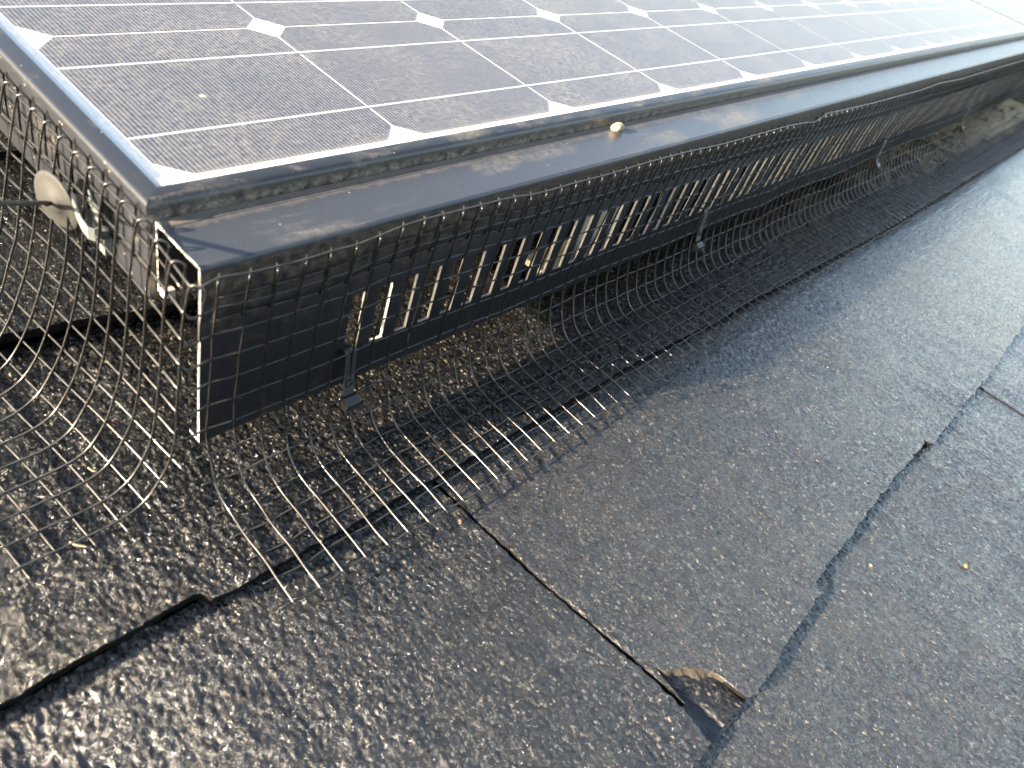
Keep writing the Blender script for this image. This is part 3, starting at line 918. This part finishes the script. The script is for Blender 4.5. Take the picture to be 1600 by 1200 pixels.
def smooth_poly(P, sub=3):
    """Catmull-Rom through the points"""
    P = [np.array(p, float) for p in P]
    Q = [P[0] * 2 - P[1]] + P + [P[-1] * 2 - P[-2]]
    out = []
    for i in range(1, len(Q) - 2):
        p0, p1, p2, p3 = Q[i - 1], Q[i], Q[i + 1], Q[i + 2]
        for s_ in range(sub):
            t = s_ / sub
            out.append(0.5 * ((2 * p1) + (-p0 + p2) * t + (2 * p0 - 5 * p1 + 4 * p2 - p3) * t * t + (-p0 + 3 * p1 - 3 * p2 + p3) * t ** 3))
    out.append(P[-1])
    return out

WRAP = 7
for r in range(NROW):
    fr = [front_pts[i][r] + np.array([0, -0.0, 0]) for i in range(NF)]
    off = -1.0 if r < 9 else -0.2
    fr = [p + (np.array([0, 1.05, 0]) if r < 9 else np.array([0, 0.3, -0.95])) for p in fr]
    if r == 0: fr = [p + np.array([0, -0.9, 1.9]) for p in fr]
    lf = [left_pts[k][r] + (np.array([1.05, 0, 0]) if r < 7 else np.array([0.7, 0, -0.8])) for k in range(NL)]
    if r < WRAP:
        a = lf[0]; b = fr[0]
        cpts = [a * 0.55 + b * 0.45 + np.array([-2.5, -1.6, -0.4])]
        # keep the corner outside the skirt
        line = list(reversed(lf)) + cpts + fr
        tube("cross_wire", smooth_poly(line, 3), WR, MAT['wire'], WM, 6)
    else:
        f0 = fr[0] - (fr[1] - fr[0]) * 0.45
        tube("cross_wire", smooth_poly([f0] + fr, 3), WR, MAT['wire'], WM, 6)
        l0 = lf[0] - (lf[1] - lf[0]) * (0.5 + 0.15 * math.sin(r * 2.0))
        tube("cross_wire", smooth_poly([l0] + lf, 3), WR, MAT['wire'], WM, 6)
# the cross wires of the folded-back strip
for q, f in ((9, 0), (12, 1)):
    li = [np.array(h[q]) + np.array([0, 1.0, 0]) for h in fold_front]
    tube("fold_wire", smooth_poly(li, 2), WR, MAT['wire'], WM, 5)
    lj = [np.array(h[q]) + np.array([0.9, 0, 0]) for h in fold_left[1:]]
    tube("fold_wire", smooth_poly(lj, 2), WR, MAT['wire'], WM, 5)

# ------------------------------------------------------------------ clips holding the mesh
def strip_data(path, w, t, axis):
    """flat strip following path, width w along axis, thickness t"""
    A = Vector(axis).normalized()
    P = [Vector(p) for p in path]
    V = []; F = []
    for i, p in enumerate(P):
        tg = (P[min(i + 1, len(P) - 1)] - P[max(i - 1, 0)]).normalized()
        n = tg.cross(A).normalized()
        for sa, sn in ((-.5, -.5), (.5, -.5), (.5, .5), (-.5, .5)):
            q = p + A * w * sa + n * t * sn
            V.append((q.x, q.y, q.z))
    for i in range(len(P) - 1):
        for k in range(4):
            k2 = (k + 1) % 4
            F.append((i * 4 + k, i * 4 + k2, (i + 1) * 4 + k2, (i + 1) * 4 + k))
    F.append((3, 2, 1, 0)); e = (len(P) - 1) * 4
    F.append((e, e + 1, e + 2, e + 3))
    return V, F

def build_clip(x, label):
    root = empty("mesh_clip", (x, -6, 0))
    tag(root, label, "clip", "clips along the skirt")
    s = MB(); v, f = strip_data([(0, 12.5, 18.0), (0, 12.5, 23.5), (0, 10.5, 26.2), (0, 3.5, 26.4), (0, 2.2, 25.0), (0, 1.2, 19.0), (-0.4, 0.2, 12.0), (-1.0, -1.6, 5.0), (-1.5, -3.2, 0.5)], 6.6, 0.9, (1, 0, 0))
    s.add(v, f); s.build("strap", MAT['plastic'], root, smooth=False, bevel=0.2)
    rg = MB()
    ring = [(-0.7 + 1.9 * math.cos(a), -2.2 + 0.12 * math.sin(a), 7.0 + 1.9 * math.sin(a)) for a in np.linspace(0, 2 * math.pi, 17)]
    v, f = tube_data(ring, 0.4, 6); rg.add(v, f); rg.build("ring", MAT['plastic'], root, smooth=True)
    lb = MB()
    pr = [(-5.0, 0.8), (-8.6, -1.8), (-8.2, -6.4), (-3.8, -7.6), (-1.8, -1.5)]
    lb.prism(None, [[(-5.6, y, z) for y, z in pr], [(3.2, y, z) for y, z in pr]])
    lb.build("lock_block", MAT['plastic'], root, bevel=0.35)
    tb = MB(); tb.box(1.0, 6.0, -9.6, -4.4, -7.6, -5.6); tb.box(1.6, 5.4, -9.2, -8.2, -5.5, -4.6)
    tb.build("lock_tab", MAT['plastic'], root, bevel=0.3)
    return root

clip0 = build_clip(78.0, "black strap clip hooked in the first slot at the skirt's near end")
bpy.context.view_layer.update()
for x, lb in ((432.0, "second black strap clip from the near corner, hanging below the skirt slots"),
              (850.0, "third black strap clip from the near corner, out of focus far along the skirt"),
              (1212.0, "farthest black strap clip near the right end of the skirt")):
    c = copy_tree(clip0); c.location = Vector((x, -6, 0)) * MM; c["label"] = lb

# disc fastener with its wire stem on the left sheet
DF = empty("disc_fastener", (-15, 88, 62))
tag(DF, "dull round disc with a long wire stem pinning the mesh at the panel's left side", "fastener")
nrm = Vector((-1.0, -0.24, -0.04)).normalized()
t1 = nrm.cross(Vector((0, 0, 1))).normalized(); t2 = nrm.cross(t1)
dv = []; dfc = []
NS = 40
rings = [(0.0, 1.6), (2.2, 1.55), (5.0, 1.1), (5.4, 0.5), (10.5, 0.25), (12.6, 0.0), (13.0, -0.35), (12.6, -0.8), (7.0, -0.4), (0.0, 0.6)]
c0 = Vector((0, 0, 14))
for r_, h in rings:
    for q in range(NS):
        a = 2 * math.pi * q / NS
        fold = 1.1 * abs(math.sin(a - 0.5)) * (r_ / 13.0) 
        pnt = c0 + t1 * r_ * math.cos(a) + t2 * r_ * math.sin(a) + nrm * (h - fold)
        dv.append(tuple(pnt))
for i in range(len(rings) - 1):
    for q in range(NS):
        q2 = (q + 1) % NS
        dfc.append((i * NS + q, (i + 1) * NS + q, (i + 1) * NS + q2, i * NS + q2))
obj("disc", mesh_of("disc", dv, dfc, MAT['dull_steel'], smooth=True), DF)
stem_end = Vector((-70, -2.6, 143.0)) - Vector((-15, 88, 62))
p0 = c0 + nrm * 1.2
stem = [p0 - nrm * 8, p0, p0 + nrm * 2.0 + (stem_end - p0) * 0.02] + [p0 + (stem_end - p0) * f for f in (0.08, 0.25, 0.5, 0.75, 1.0)]
tube("stem", [tuple(q) for q in stem], 0.95, MAT['dull_steel'], DF, 8)

# galvanised spring clip on the frame's left lower edge
GC = empty("frame_clip", (-5, 66, 62))
tag(GC, "shiny galvanised spring clip hooked on the panel frame beside the corner", "clip")
v, f = strip_data([(-7.5, 9, 22), (-8.2, 5, 19.5), (-8.4, 0, 16.5), (-7.8, -3.5, 14.5), (-6, -5.2, 14), (-4, -5, 14.5), (-2.8, -3, 17), (-2.4, 1, 20), (-2.2, 6, 25)], 6.2, 0.9, (0, 0, 1))
for k_ in range(4): v[k_] = (v[k_][0], v[k_][1], 22 + (v[k_][2] - 22) * 0.35)
g1 = MB(); g1.add(v, f); g1.build("spring", MAT['galv'], GC, bevel=0.25)
g2 = MB(); g2.box(-2.6, 1.2, -4.5, 3.0, 2, 10); g2.box(-3.4, -2.65, -4.0, 2.5, 8, 26); g2.build("back_strap", MAT['galv'], GC, bevel=0.25)

# painted bracket behind the skirt's slots
BR = empty("mounting_bracket", (304, 16, -18))
tag(BR, "cream painted bracket with a rust stain, seen through the slots behind the skirt", "bracket")
bm_ = MB(); bm_.box(-18, -2, 0, 3.0, 8, 66); bm_.box(-2.05, 32, 0.2, 3.2, 24, 66)
bm_.build("upright_plate", MAT['cream'], BR, bevel=0.6)
b2 = MB(); b2.box(-24, 34, 3.3, 34, 2, 7); b2.build("foot_plate", MAT['cream'], BR, bevel=0.6)
b3 = MB(); b3.box(10, 30, 0.0, 3.6, 14, 23.9); b3.build("rust_patch", MAT['rust'], BR, bevel=1.0)

# ------------------------------------------------------------------ small loose things
def lump(name, loc, r, m, label, cat, seed, flat=0.7, stretch=1.0, group=None):
    V = []; F = []
    n1, n2 = 10, 7
    for j in range(n2 + 1):
        th = math.pi * j / n2
        for i in range(n1):
            ph = 2 * math.pi * i / n1
            d = np.array([math.sin(th) * math.cos(ph), math.sin(th) * math.sin(ph), math.cos(th)])
            k = 1 + 0.28 * noise(np.array([d[0] * 1.7 + 3]), np.array([d[1] * 1.7 + d[2] * 2.3]), seed)[0]
            V.append((d[0] * r * k * stretch, d[1] * r * k, (d[2] * k + 0.75) * r * flat))
    for j in range(n2):
        for i in range(n1):
            i2 = (i + 1) % n1
            F.append((j * n1 + i, (j + 1) * n1 + i, (j + 1) * n1 + i2, j * n1 + i2))
    o = obj(name, mesh_of(name, V, F, m, smooth=True), None, loc)
    return tag(o, label, cat, group)

lump("dried_dropping", (299, 26.5, ZS - 0.2), 3.6, MAT['chalk'], "small pale crusty lump on the skirt's top plate beside the panel frame", "dropping", 5, 0.95, 1.35)
lump("grit_stone", (93.0, -89.0, -31.5), 1.4, MAT['pink_stone'], "pinkish grit crumb on the shingle just outside the mesh tips", "stone", 6, 0.8)
lump("grit_stone", (346, -300, -33.0), 1.7, MAT['yellow_stone'], "yellowish grit crumb on the lowest shingle at the right", "stone", 8, 0.6, 1.4)
lump("grit_stone", (287, -256, -34.6), 1.1, MAT['pale_wood'], "pale grit crumb lying just below the stepped shingle edge", "stone", 9, 0.6, 1.2)
def stick(name, a, b, r, m, label, cat):
    a = Vector(a); b = Vector(b); mid = (a + b) / 2
    side = (b - a).cross(Vector((0, 0, 1))).normalized()
    pts = [a + (b - a) * t + side * (b - a).length * 0.05 * math.sin(t * 5) - mid for t in np.linspace(0, 1, 7)]
    v, f = tube_data([tuple(q) for q in pts], lambda t: r * (1 - 0.5 * abs(t - 0.4)), 6)
    return tag(obj(name, mesh_of(name, v, f, m), None, tuple(mid)), label, cat)
stick("wood_splinter", (-60.5, -6.5, -19.5), (-56.4, -13.0, -19.5), 0.6, MAT['pale_wood'], "pale wood splinter on the shingle below the left mesh", "splinter")
stick("straw", (-37.8, 27.4, -21.0), (-36.2, 22.6, -20.4), 0.45, MAT['straw'], "bit of orange straw on the shingle under the left mesh", "straw")
